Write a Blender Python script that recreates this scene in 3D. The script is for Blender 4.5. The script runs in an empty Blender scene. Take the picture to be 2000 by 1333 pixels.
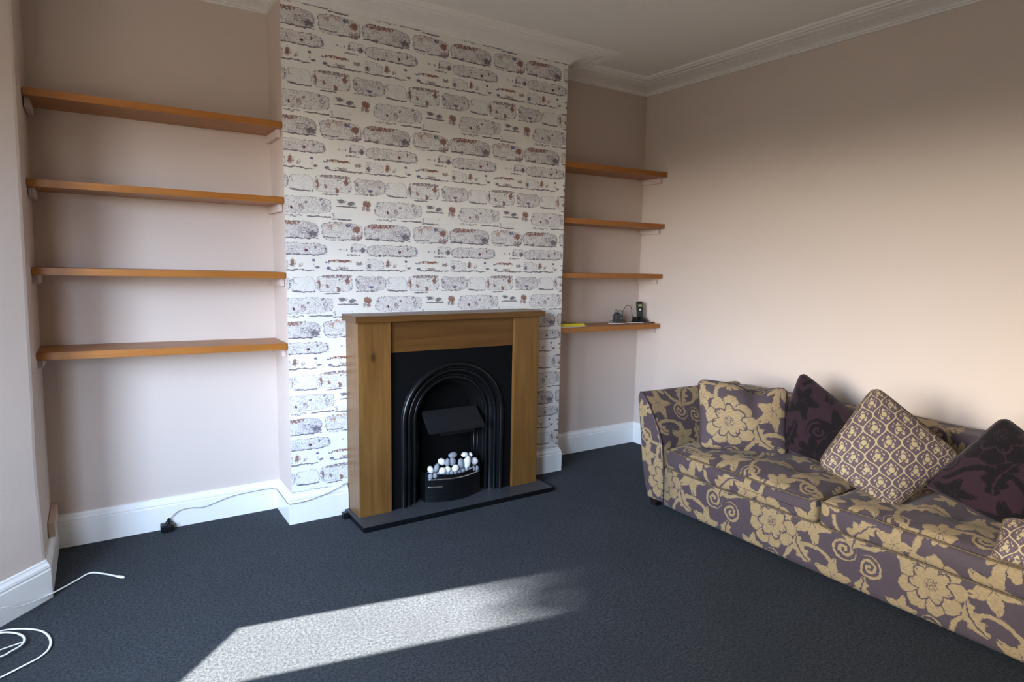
import bpy, bmesh, math, random
from mathutils import Vector, Matrix, noise as mnoise
C = bpy.context.scene.collection
PI = math.pi
S = bpy.context.scene
# ------------------------------------------------------------------ camera
W, D, XR, HC, CEIL = 1.7627, 0.2745, 2.7263, 2.6543, 2.705
cam = bpy.data.cameras.new('camera'); cam.sensor_width = 36.0
cam.lens = 36.0 * 1246.8 / 2000.0
cam.clip_start = 0.05
co = bpy.data.objects.new('camera', cam); C.objects.link(co)
YAW, PITCH, ROLL = 0.5786, 0.1220, 0.0177
fwd = Vector((math.sin(YAW)*math.cos(PITCH), math.cos(YAW)*math.cos(PITCH), -math.sin(PITCH)))
rgt = Vector((math.cos(YAW), -math.sin(YAW), 0)); up = rgt.cross(fwd)
r2 = math.cos(ROLL)*rgt + math.sin(ROLL)*up; u2 = -math.sin(ROLL)*rgt + math.cos(ROLL)*up
mw = Matrix((r2, u2, -fwd)).transposed().to_4x4(); mw.translation = Vector((-0.8174, -3.3587, 1.40))
co.matrix_world = mw
S.camera = co
S.view_settings.view_transform = 'Standard'; S.view_settings.look = 'None'
S.view_settings.gamma = 1.0; S.view_settings.use_curve_mapping = False
S.view_settings.exposure = 0.50
# ------------------------------------------------------------------ daylight
SUN_EL = math.radians(38)
sun_to = Vector((-0.981*math.cos(SUN_EL), 0.194*math.cos(SUN_EL), math.sin(SUN_EL)))   # direction towards the sun
sl = bpy.data.lights.new('sun', 'SUN'); sl.energy = 52.0; sl.angle = math.radians(0.7); sl.color = (1.0, 0.95, 0.86)
so = bpy.data.objects.new('sun', sl); C.objects.link(so)
so.rotation_euler = sun_to.to_track_quat('Z', 'Y').to_euler()
so.location = (-6, 1, 6)
wd = bpy.data.worlds.new('sky'); S.world = wd; wd.use_nodes = True
nt = wd.node_tree; nt.nodes.clear()
SKY_STRENGTH = 7.0

class V:
    """thin wrapper so that node graphs can be written as expressions"""
    def __init__(s, nt, sock): s.nt, s.s = nt, sock
    def m(s, op, b=None, c=None, clamp=False):
        n = s.nt.nodes.new('ShaderNodeMath'); n.operation = op; n.use_clamp = clamp
        for i, v in enumerate((s, b, c)):
            if v is None: continue
            if isinstance(v, V): s.nt.links.new(v.s, n.inputs[i])
            else: n.inputs[i].default_value = v
        return V(s.nt, n.outputs[0])
    def __add__(s, o): return s.m('ADD', o)
    def __sub__(s, o): return s.m('SUBTRACT', o)
    def __mul__(s, o): return s.m('MULTIPLY', o)
    def __truediv__(s, o): return s.m('DIVIDE', o)
    def abs(s): return s.m('ABSOLUTE')
    def sin(s): return s.m('SINE')
    def cos(s): return s.m('COSINE')
    def max(s, o): return s.m('MAXIMUM', o)
    def min(s, o): return s.m('MINIMUM', o)
    def inv(s): return (s*-1.0).m('ADD', 1.0)
    def step(s, lo, hi, a=0.0, b=1.0):
        n = s.nt.nodes.new('ShaderNodeMapRange'); n.interpolation_type = 'LINEAR'; n.clamp = True
        n.inputs['From Min'].default_value = lo; n.inputs['From Max'].default_value = hi
        n.inputs['To Min'].default_value = a; n.inputs['To Max'].default_value = b
        s.nt.links.new(s.s, n.inputs['Value']); return V(s.nt, n.outputs[0])
def vec(nt, a, op, b=None, out=0):
    n = nt.nodes.new('ShaderNodeVectorMath'); n.operation = op
    L = [a] if b is None else ([a, b] if not isinstance(b, list) else [a] + b)
    for i, v in enumerate(L):
        if isinstance(v, V): nt.links.new(v.s, n.inputs[i])
        elif isinstance(v, (int, float)) and op == 'SCALE': n.inputs['Scale'].default_value = v
        else: n.inputs[i].default_value = v
    return V(nt, n.outputs['Value' if op == 'LENGTH' else 0])
def sep(v):
    n = v.nt.nodes.new('ShaderNodeSeparateXYZ'); v.nt.links.new(v.s, n.inputs[0])
    return [V(v.nt, n.outputs[i]) for i in range(3)]
def comb(nt, x, y, z=0.0):
    n = nt.nodes.new('ShaderNodeCombineXYZ')
    for i, v in enumerate((x, y, z)):
        if isinstance(v, V): nt.links.new(v.s, n.inputs[i])
        else: n.inputs[i].default_value = v
    return V(nt, n.outputs[0])
def mix(nt, f, a, b, bt='MIX'):
    n = nt.nodes.new('ShaderNodeMix'); n.data_type = 'RGBA'; n.blend_type = bt
    for k, v in ((0, f), (6, a), (7, b)):
        if isinstance(v, V): nt.links.new(v.s, n.inputs[k])
        elif k == 0: n.inputs[k].default_value = v
        else: n.inputs[k].default_value = (*v, 1.0)
    return V(nt, n.outputs[2])
def tex(nt, v, scale, detail=3.0, rough=0.5, dist=0.0, out='Fac'):
    n = nt.nodes.new('ShaderNodeTexNoise'); nt.links.new(v.s, n.inputs['Vector'])
    n.inputs['Scale'].default_value = scale; n.inputs['Detail'].default_value = detail
    n.inputs['Roughness'].default_value = rough; n.inputs['Distortion'].default_value = dist
    return V(nt, n.outputs['Fac' if out == 'Fac' else 'Color'])
def mapping(nt, v, loc=(0, 0, 0), rot=(0, 0, 0), scl=(1, 1, 1)):
    n = nt.nodes.new('ShaderNodeMapping'); nt.links.new(v.s, n.inputs[0])
    n.inputs[1].default_value = loc; n.inputs[2].default_value = rot; n.inputs[3].default_value = scl
    return V(nt, n.outputs[0])
def coord(nt, kind='Object'):
    n = nt.nodes.new('ShaderNodeTexCoord'); return V(nt, n.outputs[kind])

# sky: warm bright haze in the west, bluer elsewhere, dim ground below the horizon
g = coord(nt, 'Generated'); gx, gy, gz = sep(g)
up_ = gz.step(0.0, 0.9); west = (gx*-1.0 + gy*0.25).step(-0.1, 0.95)
skyc = mix(nt, up_, (0.85, 0.92, 1.0), (0.30, 0.50, 0.85))
skyc = mix(nt, west*gz.step(0.02, 0.50, 1.0, 0.15), skyc, (4.8, 4.4, 3.75))
sw = (gx*-0.62 + gy*-0.78).step(0.45, 0.95)*gz.step(0.0, 0.16)
skyc = mix(nt, sw, skyc, (2.4, 3.25, 4.6))
skyc = mix(nt, gz.step(-0.04, 0.02), (0.25, 0.225, 0.185), skyc)
bg = nt.nodes.new('ShaderNodeBackground'); nt.links.new(skyc.s, bg.inputs[0]); bg.inputs[1].default_value = SKY_STRENGTH
wo = nt.nodes.new('ShaderNodeOutputWorld'); nt.links.new(bg.outputs[0], wo.inputs[0])

# bay on the left wall: corner points of the inner wall face (plan)
P2 = Vector((-1.049, -0.255)); T1 = Vector((-0.69, -0.72)).normalized()
B1 = P2 + T1*1.16                     # end of the far cant
B2 = Vector((B1.x, -2.52)); T2 = Vector((0.71, -0.70)).normalized()
B3 = B2 + T2*1.14
WINS = [  # p0, direction, start, end, sill, head
    (P2, T1, 0.60, 1.085, 0.828, 2.12),
    (B1, Vector((0, -1)), 0.10, B1.y-B2.y-0.10, 0.66, 2.20),
    (B2, T2, 0.20, 0.78, 0.60, 2.06)]
for i, (p0, t, a, b, z0, z1) in enumerate(WINS):
    l = bpy.data.lights.new('window_portal', 'AREA'); l.shape = 'RECTANGLE'; l.size = b-a; l.size_y = z1-z0
    l.cycles.is_portal = True
    o = bpy.data.objects.new('window_portal', l); C.objects.link(o)
    n = Vector((-t.y, t.x)); n = n if n.x > 0 else -n
    c = p0 + t*(a+b)/2 - n*0.05
    o.location = (c.x, c.y, (z0+z1)/2)
    o.rotation_euler = Vector((-n.x, -n.y, 0)).to_track_quat('Z', 'Y').to_euler()

# ------------------------------------------------------------------ materials
def mat(name):
    m = bpy.data.materials.new(name); m.use_nodes = True
    nt = m.node_tree; b = nt.nodes['Principled BSDF']; return m, nt, b
def seti(nt, b, **k):
    for n, v in k.items():
        s = b.inputs[n.replace('_', ' ')]
        if isinstance(v, V): nt.links.new(v.s, s)
        elif isinstance(v, tuple): s.default_value = (*v, 1.0)
        else: s.default_value = v
def bump(nt, b, h, strength=0.3, dist=0.002):
    n = nt.nodes.new('ShaderNodeBump'); n.inputs['Strength'].default_value = strength
    n.inputs['Distance'].default_value = dist; nt.links.new(h.s, n.inputs['Height'])
    nt.links.new(n.outputs[0], b.inputs['Normal'])
def plain(name, col, rough=0.6, spec=0.5, metal=0.0, nscale=40, amt=0.06, bstr=0.0, bdist=0.001):
    m, nt, b = mat(name); n = tex(nt, coord(nt), nscale, 3)
    c = mix(nt, n, tuple(x*(1-amt) for x in col), tuple(min(1, x*(1+amt)) for x in col))
    seti(nt, b, Base_Color=c, Roughness=rough, Metallic=metal); b.inputs['Specular IOR Level'].default_value = spec
    if bstr: bump(nt, b, n, bstr, bdist)
    return m
M = {}
m, nt, b = mat('pink_wall_paint'); p = coord(nt)
n1 = tex(nt, p, 1.7, 3); n2 = tex(nt, p, 160, 2)
seti(nt, b, Base_Color=mix(nt, n1, (0.625, 0.530, 0.465), (0.665, 0.566, 0.50)), Roughness=0.75); b.inputs['Specular IOR Level'].default_value = 0.25
bump(nt, b, n2, 0.25, 0.0012); M['wall'] = m
m, nt, b = mat('ceiling_paper'); p = coord(nt); n2 = tex(nt, p, 75, 3, 0.6)
seti(nt, b, Base_Color=(0.80, 0.79, 0.75), Roughness=0.9); bump(nt, b, n2, 0.9, 0.004); M['ceil'] = m
M['cornice'] = plain('cornice_paint', (0.84, 0.83, 0.80), 0.6, 0.3)
M['taupe'] = plain('bounce_cutting_taupe', (0.16, 0.13, 0.11), 0.8, 0.2)  # dark tone invented for the unseen rear walls, to cut bounced light
M['gloss'] = plain('white_gloss_paint', (0.86, 0.86, 0.84), 0.32, 0.5, nscale=12, amt=0.03)
M['batten'] = plain('batten_paint', (0.64, 0.53, 0.48), 0.6, 0.3)
M['board'] = plain('bare_board', (0.60, 0.47, 0.37), 0.7, 0.3)
# carpet
m, nt, b = mat('charcoal_carpet'); p = coord(nt)
n1 = tex(nt, p, 95, 4, 0.8); n2 = tex(nt, p, 3.0, 4, 0.6); n3 = tex(nt, p, 420, 1)
c = mix(nt, n1.step(0.37, 0.63), (0.003, 0.004, 0.0052), (0.078, 0.088, 0.099))
c = mix(nt, n2.step(0.3, 0.7, 0.0, 0.4), c, (0.019, 0.0215, 0.025))
seti(nt, b, Base_Color=c, Roughness=0.95); b.inputs['Specular IOR Level'].default_value = 0.15
b.inputs['Sheen Weight'].default_value = 0.10; b.inputs['Sheen Roughness'].default_value = 0.5
b.inputs['Sheen Tint'].default_value = (0.75, 0.85, 1.0, 1)
bump(nt, b, n1 + n3*0.5, 1.0, 0.010); M['carpet'] = m
# woods
def wood(name, axis, light, dark, scale=1.0, rough=0.38, knots=True):
    m, nt, b = mat(name); p = coord(nt)
    st = [14.0, 14.0, 14.0]; st[axis] = 1.1
    q = mapping(nt, p, scl=tuple(s*scale for s in st))
    n1 = tex(nt, q, 1.6, 4, 0.6, 0.6); q2 = mapping(nt, p, scl=tuple(s*scale*(4 if i != axis else 1.5) for i, s in enumerate(st)))
    n2 = tex(nt, q2, 2.0, 3, 0.5)
    c = mix(nt, n1.step(0.3, 0.7), light, dark)
    c = mix(nt, n2.step(0.45, 0.75, 0.0, 0.45), c, tuple(x*0.62 for x in dark))
    if knots:
        vo = nt.nodes.new('ShaderNodeTexVoronoi'); s3 = [3.6]*3; s3[axis] = 2.2
        nt.links.new(mapping(nt, p, scl=tuple(s3)).s, vo.inputs['Vector']); vo.inputs['Scale'].default_value = 1.0
        k = V(nt, vo.outputs['Distance']).step(0.03, 0.075, 0.8, 0.0)
        c = mix(nt, k, c, tuple(x*0.25 for x in dark))
    big = tex(nt, p, 2.3, 2)
    c = mix(nt, big.step(0.35, 0.65, 0.0, 0.35), c, (light[0]*0.85, light[1]*0.75, light[2]*0.6))
    seti(nt, b, Base_Color=c, Roughness=rough); bump(nt, b, n2, 0.08, 0.0008)
    return m
M['shelf'] = wood('orange_pine', 0, (0.46, 0.19, 0.040), (0.33, 0.115, 0.018))
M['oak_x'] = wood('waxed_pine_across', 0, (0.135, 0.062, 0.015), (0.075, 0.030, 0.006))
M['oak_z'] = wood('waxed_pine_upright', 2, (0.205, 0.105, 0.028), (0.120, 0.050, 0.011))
# blacks of the fireplace
M['iron'] = plain('black_cast_iron', (0.0035, 0.004, 0.005), 0.30, 0.45, nscale=60)
M['iron_matt'] = plain('matt_black_panel', (0.0028, 0.0030, 0.0034), 0.8, 0.10)
M['soot'] = plain('dark_firebox', (0.003, 0.003, 0.003), 0.9, 0.1)
M['slate'] = plain('black_hearth_slate', (0.046, 0.051, 0.060), 0.42, 0.5, nscale=18, amt=0.2)
M['ebony'] = plain('polished_black_edge', (0.004, 0.004, 0.005), 0.35, 0.4)
M['hood'] = plain('charcoal_hood', (0.0085, 0.0085, 0.0100), 0.6, 0.25)
M['chrome'] = plain('polished_chrome', (0.85, 0.88, 0.92), 0.12, 0.5, metal=1.0)
M['peb_w'] = plain('white_pebble', (0.86, 0.86, 0.83), 0.55, 0.4, nscale=30, amt=0.05)
M['peb_g'] = plain('grey_pebble', (0.26, 0.28, 0.31), 0.6, 0.3, nscale=50, amt=0.25)
M['black'] = plain('black_plastic', (0.006, 0.006, 0.007), 0.4, 0.3)
M['dgrey'] = plain('dark_grey_plastic', (0.045, 0.052, 0.058), 0.4, 0.5)
M['screen'] = plain('green_lcd', (0.16, 0.26, 0.12), 0.2, 0.5)
M['whitep'] = plain('white_plastic', (0.86, 0.87, 0.86), 0.35, 0.5)
M['paper'] = plain('white_paper', (0.72, 0.70, 0.66), 0.7, 0.3)
M['yellow'] = plain('yellow_cover', (0.78, 0.66, 0.03), 0.45, 0.4)
M['brownp'] = plain('brown_papers', (0.16, 0.10, 0.08), 0.6, 0.3, nscale=90, amt=0.5)
M['foot'] = plain('dark_wood_foot', (0.012, 0.009, 0.008), 0.5, 0.4)
M['leaf'] = plain('leaf', (0.05, 0.09, 0.03), 0.6, 0.3)
# wallpaper printed with whitewashed bricks; one repeat is 0.5157 m square
BR = "Gb 0.0314 0.0026 0.1277 0.0417 0.50;Rb 0.5107 0.0370 0.0741 0.0089 0.75;Re 0.4765 0.0307 0.0416 0.0144 0.80;Pe 0.1372 0.4992 0.0312 0.0234 0.90;Pe 0.1016 0.0012 0.0641 0.0422 0.45;Pl 0.0809 0.4773 0.0797 0.0030 1.00;Pl 0.4574 0.4814 0.0382 0.0041 0.90;Pe 0.4925 0.4855 0.0187 0.0120 0.65;Gb 0.2923 0.0012 0.1044 0.0447 0.40;Oe 0.2272 0.0247 0.0212 0.0228 0.75;Ob 0.2980 0.0394 0.0517 0.0066 0.70;Ue 0.3259 0.0329 0.0219 0.0121 0.95;Re 0.3683 0.0148 0.0237 0.0253 0.95;Qb 0.3714 0.4843 0.0265 0.0149 0.80;Pl 0.2344 0.4865 0.0477 0.0032 0.70;Pl 0.3155 0.4733 0.0376 0.0024 0.80;Gb 0.0613 0.4217 0.1441 0.0285 0.45;Pl 0.0622 0.3926 0.1386 0.0027 0.75;Me 0.4972 0.3947 0.0075 0.0081 1.00;Me 0.0993 0.4137 0.0142 0.0100 1.00;Pe 0.1521 0.4304 0.0070 0.0118 0.80;Ue 0.2023 0.4254 0.0090 0.0108 1.00;Pe 0.0286 0.4199 0.0112 0.0147 0.60;Re 0.1036 0.4480 0.0092 0.0042 0.70;Gb 0.3792 0.4301 0.0394 0.0225 0.35;Pe 0.4007 0.4205 0.0193 0.0172 0.95;Pb 0.3445 0.4215 0.0046 0.0147 0.90;Pb 0.3614 0.4174 0.0131 0.0053 0.70;Pe 0.2835 0.4191 0.0207 0.0056 0.60;Pe 0.3179 0.4204 0.0040 0.0109 0.90;Pl 0.3543 0.3936 0.0360 0.0029 0.60;Gb 0.4714 0.3415 0.0495 0.0276 0.30;Pe 0.4402 0.3344 0.0181 0.0133 0.95;Re 0.0328 0.3526 0.0169 0.0203 1.00;Qe 0.0348 0.3410 0.0257 0.0243 0.65;Qe 0.0727 0.3404 0.0130 0.0179 0.60;Pl 0.0233 0.3130 0.1170 0.0027 0.90;Ue 0.1394 0.3661 0.0116 0.0086 0.95;Ub 0.1391 0.3494 0.0044 0.0133 0.70;Pe 0.1556 0.3285 0.0140 0.0095 1.00;Ue 0.2062 0.3529 0.0136 0.0060 1.00;Rb 0.2795 0.3609 0.0611 0.0061 0.70;Qb 0.2795 0.3595 0.0611 0.0075 0.60;Ue 0.2184 0.3240 0.0171 0.0110 0.85;Qe 0.2956 0.3230 0.0406 0.0159 0.75;Pl 0.3143 0.3134 0.0933 0.0033 0.80;Qe 0.3814 0.3469 0.0265 0.0165 0.70;Gb 0.2477 0.2422 0.0926 0.0416 0.35;Re 0.1657 0.2434 0.0100 0.0300 0.85;Qb 0.2659 0.2808 0.0775 0.0071 0.80;Re 0.3166 0.2566 0.0177 0.0209 1.00;Re 0.2096 0.2264 0.0100 0.0121 0.85;Rb 0.2693 0.2118 0.0098 0.0118 1.00;Pl 0.2314 0.1901 0.0421 0.0028 0.90;Pe 0.2739 0.2655 0.0156 0.0081 0.60;Gb 0.4474 0.2427 0.0820 0.0385 0.50;Pe 0.3738 0.2470 0.0073 0.0145 0.80;Ue 0.4485 0.2226 0.0158 0.0126 1.00;Pe 0.5049 0.2389 0.0121 0.0142 0.65;Me 0.4280 0.2688 0.0074 0.0060 0.90;Pl 0.4273 0.1984 0.0633 0.0025 0.65;Gb 0.0820 0.2380 0.0597 0.0386 0.20;Qe 0.0372 0.2488 0.0106 0.0255 0.60;Pl 0.0841 0.2013 0.0575 0.0032 1.00;Pe 0.2916 0.1564 0.0276 0.0138 0.85;Pe 0.3437 0.1483 0.0287 0.0162 0.85;Pl 0.3218 0.1319 0.0586 0.0031 0.95;Gb 0.2928 0.0805 0.0532 0.0179 0.15;Pe 0.2460 0.0820 0.0075 0.0158 0.60;Pl 0.2921 0.0621 0.0516 0.0032 1.00;Re 0.4292 0.1485 0.0230 0.0231 1.00;Qe 0.4261 0.1264 0.0332 0.0263 0.70;Gb 0.0954 0.1291 0.1320 0.0400 0.40;Pe 0.1822 0.1626 0.0128 0.0131 0.75;Pe 0.1976 0.1259 0.0370 0.0330 0.50;Me 0.0272 0.1131 0.0107 0.0107 1.00;Ue 0.4867 0.1426 0.0071 0.0206 0.80;Qe 0.0803 0.1175 0.0265 0.0281 0.60;Pe 0.1047 0.1445 0.0116 0.0080 0.70;Pl 0.1711 0.0717 0.0606 0.0036 1.00;Pl 0.0241 0.0730 0.0568 0.0054 0.50"
m, nt, b = mat('whitewashed_brick_wallpaper'); TT = 0.5157
p = coord(nt); px, py, pz = sep(p); p2 = comb(nt, px, pz, 0.0)
pw = vec(nt, p2, 'WRAP', [(TT, TT, 1), (0, 0, -1)])
wn = tex(nt, pw, 55, 3, 0.6, out='Color'); wn = vec(nt, wn, 'SUBTRACT', (0.5, 0.5, 0.5)); wn = vec(nt, wn, 'MULTIPLY', (0.020, 0.016, 0))
wn2 = vec(nt, vec(nt, tex(nt, pw, 17, 2, 0.5, out='Color'), 'SUBTRACT', (0.5, 0.5, 0.5)), 'MULTIPLY', (0.022, 0.014, 0))
pq = vec(nt, vec(nt, p2, 'ADD', wn), 'ADD', wn2)
fine = tex(nt, pw, 130, 4, 0.75); mid = tex(nt, pw, 70, 4, 0.7); streak = tex(nt, mapping(nt, pw, scl=(0.6, 1.8, 1)), 150, 3, 0.7)
cols = dict(G=(0.36, 0.305, 0.325), P=(0.105, 0.085, 0.120), R=(0.23, 0.085, 0.055), Q=(0.27, 0.185, 0.19), M=(0.15, 0.03, 0.05), U=(0.14, 0.155, 0.25), O=(0.42, 0.26, 0.19))
acc = {}
for e in BR.split(';'):
    k = e[0]; kind = e[1]; cx, cz, rx, rz, d = map(float, e[2:].split())
    q = vec(nt, pq, 'SUBTRACT', (cx, cz, 0))
    q = vec(nt, q, 'WRAP', [(TT/2, TT/2, 1), (-TT/2, -TT/2, -1)])
    if kind == 'b': rx *= 1.04; rz *= 1.04
    q = vec(nt, q, 'MULTIPLY', (1/rx, 1/max(rz, 0.0028), 0))
    if kind != 'e': q = vec(nt, q, 'MULTIPLY', q); 
    ln = vec(nt, q, 'LENGTH')
    if kind == 'e': mk = ln.step(0.35, 1.30, min(0.95, d*0.95), 0.0)
    elif kind == 'l': mk = ln.step(0.8, 1.5, d, 0.0)
    else:
        mk = ln.step(0.95, 1.12, min(1, d*1.15+0.12) if k == 'G' else d*0.82, 0.0)
        if k == 'G' and rz > 0.02:
            ring = ln.step(0.80, 0.97, 0.0, 1.0)*ln.step(1.0, 1.14, 0.56, 0.0)
            acc['P'] = ring if 'P' not in acc else acc['P'].max(ring)
    acc[k] = mk if k not in acc else acc[k].max(mk)
paper = mix(nt, tex(nt, p, 4, 3).step(0.35, 0.65), (0.79, 0.77, 0.715), (0.85, 0.83, 0.78))
c = paper
gb = acc['G']; paper2 = mix(nt, gb.step(0.0, 0.3, 0.0, 0.55), paper, (0.76, 0.76, 0.75)); c = paper2
for k, nz, gain in (('G', fine, 4.5), ('O', mid, 5.0), ('Q', mid, 5.0), ('R', mid, 5.5), ('U', mid, 5.0), ('M', mid, 6.0), ('P', streak, 5.0)):
    a = acc[k]
    nn = nz.step(0.34, 0.66)
    if k in 'RQOM': nn = nn*0.6 + fine.step(0.34, 0.66)*0.4 + 0.08
    if k == 'P': nn = nn*0.55 + mid.step(0.34, 0.66)*0.45 + 0.08
    th = (a + nn - 1.0).m('MULTIPLY', gain, clamp=True)
    if k == 'G': th = th*0.85*tex(nt, pw, 24, 3, 0.6).step(0.36, 0.60, 0.35, 1.0)
    if k in 'PQRO': th = th*0.88
    c = mix(nt, th, c, cols[k])
seti(nt, b, Base_Color=c, Roughness=0.7); b.inputs['Specular IOR Level'].default_value = 0.25
bump(nt, b, mid, 0.12, 0.0008); M['brick'] = m

# woven floral fabric: motifs laid out on a 0.70 m repeat of the cloth's own UVs (metres)
def motif(nt, pq, T, cx, cy, rot, R, kind, par=5):
    q = vec(nt, pq, 'SUBTRACT', (cx, cy, 0))
    q = vec(nt, q, 'WRAP', [(T/2, T/2, 1), (-T/2, -T/2, -1)])
    q = mapping(nt, q, rot=(0, 0, -rot), scl=(1/R, 1/R, 1))
    x, y, _ = sep(q); r = vec(nt, q, 'LENGTH'); th = y.m('ARCTAN2', x)
    one = None
    if kind == 'peony':
        Rr = (th*4.5).sin().abs().m('MULTIPLY_ADD', 0.16, 0.84); g_ = (Rr - r).step(0, 0.035)
        r2_ = (th*3.5 + 0.7).sin().abs().m('MULTIPLY_ADD', 0.20, 0.42)
        l1 = (r - r2_).abs().step(0.022, 0.044); l2 = ((th*4.5).sin()*r).abs().step(0.04, 0.085).max(r.step(0.50, 0.46))
        vo = nt.nodes.new('ShaderNodeTexVoronoi'); vo.feature = 'DISTANCE_TO_EDGE'; nt.links.new(q.s, vo.inputs['Vector']); vo.inputs['Scale'].default_value = 11
        l3 = V(nt, vo.outputs[0]).step(0.05, 0.09).max((r - 0.20).step(0, 0.02))
        line = l1.min(l2).min(l3)
    elif kind == 'leaf':
        w_ = (th*(par/2.0)).cos().abs(); tip = (th*par*2.0).cos()*0.10 + (th*par*1.0 + 0.5).sin()*0.05
        Rr = w_.m('POWER', 0.7)*0.62 + 0.36 + tip; g_ = (Rr - r).step(0, 0.04)
        line = ((th*(par/2.0)).sin()*r).abs().step(0.03, 0.055).max(r.step(0.86, 0.82)).min(((th*(par/2.0)).cos()*r).abs().step(0.02, 0.045).max(r.step(0.30, 0.34)))
    elif kind == 'fan':
        w_ = (th*(par/2.0)).cos().abs(); Rr = (w_.m('POWER', 0.55)*0.55 + 0.45)*x.step(-0.5, 0.5, 0.62, 1.0); g_ = (Rr - r).step(0, 0.04)
        line = ((th*(par/2.0)).cos()*r).abs().step(0.03, 0.06)
    elif kind == 'plume':
        bend = y + x*x*0.35 - 0.12
        w_ = (x*x).inv().max(0.0)*((x*15.0).sin()*0.10 + 0.42); g_ = (w_ - bend.abs()).step(0, 0.04)
        line = bend.abs().step(0.025, 0.055)
        line = line.min(((x - bend.abs()*0.9)*9.0).sin().abs().step(0.07, 0.16).max(bend.abs().step(0.26, 0.22)))
    elif kind == 'spiral':
        ph = (r*2.1 - th/(2*PI)).m('FRACT'); wd_ = r.step(0.1, 1.0, 0.62, 0.50)
        g_ = (wd_ - ph).step(0, 0.05)*(ph).step(0.02, 0.07); g_ = g_*(r.inv()).step(0.0, 0.03)
        reg = g_; return g_, None
    elif kind == 'arc':
        g_ = (r - 1.0).abs().step(par*1.0, par*0.7)*y.step(0.0, 0.05); return g_, None
    return g_, line
def floral(name, gold, ground, edge, T=0.70, S=1.0, dark=False, off=(0, 0)):
    m, nt, b = mat(name)
    uv = coord(nt, 'UV'); uv = mapping(nt, uv, loc=(off[0], off[1], 0), scl=(1/S, 1/S, 1))
    w = tex(nt, uv, 16, 3, 0.55, out='Color'); w = vec(nt, w, 'SUBTRACT', (0.5, 0.5, 0.5)); w = vec(nt, w, 'MULTIPLY', (0.030, 0.030, 0))
    w3 = tex(nt, uv, 85, 2, 0.6, out='Color'); w3 = vec(nt, w3, 'SUBTRACT', (0.5, 0.5, 0.5)); w3 = vec(nt, w3, 'MULTIPLY', (0.014, 0.014, 0))
    pq = vec(nt, vec(nt, uv, 'ADD', w), 'ADD', w3)
    L = [('arc', .30, .30, .4, .17, .075), ('arc', .62, .36, 3.3, .13, .085), ('arc', .12, .50, 1.7, .12, .09), ('arc', .52, .60, 5.2, .12, .09), ('arc', .40, .02, 0.3, .13, .085),
         ('spiral', .545, .195, .3, .055, 0), ('spiral', .655, .155, 2.3, .052, 0), ('spiral', .04, .405, 4.0, .050, 0), ('spiral', .33, .445, 1.0, .050, 0), ('spiral', .47, .665, 5.0, .048, 0), ('spiral', .20, .015, 3.0, .045, 0),
         ('leaf', .39, .255, 1.2, .088, 5), ('plume', .62, .29, .9, .095, 0), ('fan', .43, .405, -1.2, .098, 9), ('leaf', .05, .30, 2.6, .070, 5), ('plume', .345, .12, 2.2, .080, 0),
         ('leaf', .60, .45, 4.2, .085, 5), ('fan', .20, .395, 1.8, .080, 7), ('plume', .08, .58, .3, .088, 0), ('leaf', .26, .56, .5, .088, 5), ('fan', .56, .60, 2.7, .090, 9), ('plume', .42, .545, 5.0, .078, 0),
         ('leaf', .34, .665, 3.4, .070, 5), ('leaf', .50, .045, .2, .080, 5), ('plume', .64, .03, 1.8, .082, 0), ('fan', .68, .555, .4, .062, 7), ('leaf', .09, .035, 5.2, .060, 5), ('peony', .19, .19, .4, .128, 0)]
    gold_m = None
    for kind, cx, cy, rot, R, par in L:
        g_, line = motif(nt, pq, T, cx, cy, rot, R, kind, par)
        if gold_m is None: gold_m = g_
        elif line is None: gold_m = gold_m.max(g_)
        else: gold_m = gold_m*g_.inv() + g_*line
    thread = tex(nt, mapping(nt, uv, scl=(1.0, 9.0, 1)), 55, 3, 0.6)
    gc = mix(nt, thread.step(0.33, 0.66), tuple(x*0.66 for x in gold), tuple(min(1, x*1.22) for x in gold))
    weave = tex(nt, uv, 420, 1); grd = mix(nt, weave.step(0.35, 0.65), tuple(x*0.75 for x in ground), tuple(x*1.2 for x in ground))
    c = mix(nt, gold_m, grd, gc)
    seti(nt, b, Base_Color=c, Roughness=0.72 if not dark else 0.95); b.inputs['Specular IOR Level'].default_value = 0.3 if not dark else 0.15
    b.inputs['Sheen Weight'].default_value = 0.08 if not dark else 0.12
    bump(nt, b, thread, 0.25, 0.0012)
    return m
M['sofa'] = floral('gold_floral_on_aubergine', (0.335, 0.240, 0.125), (0.074, 0.053, 0.062), None)
M['velvet'] = floral('aubergine_flocked_velvet', (0.010, 0.0075, 0.009), (0.031, 0.0155, 0.0215), None, S=1.05, dark=True, off=(.2, .33))
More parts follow.
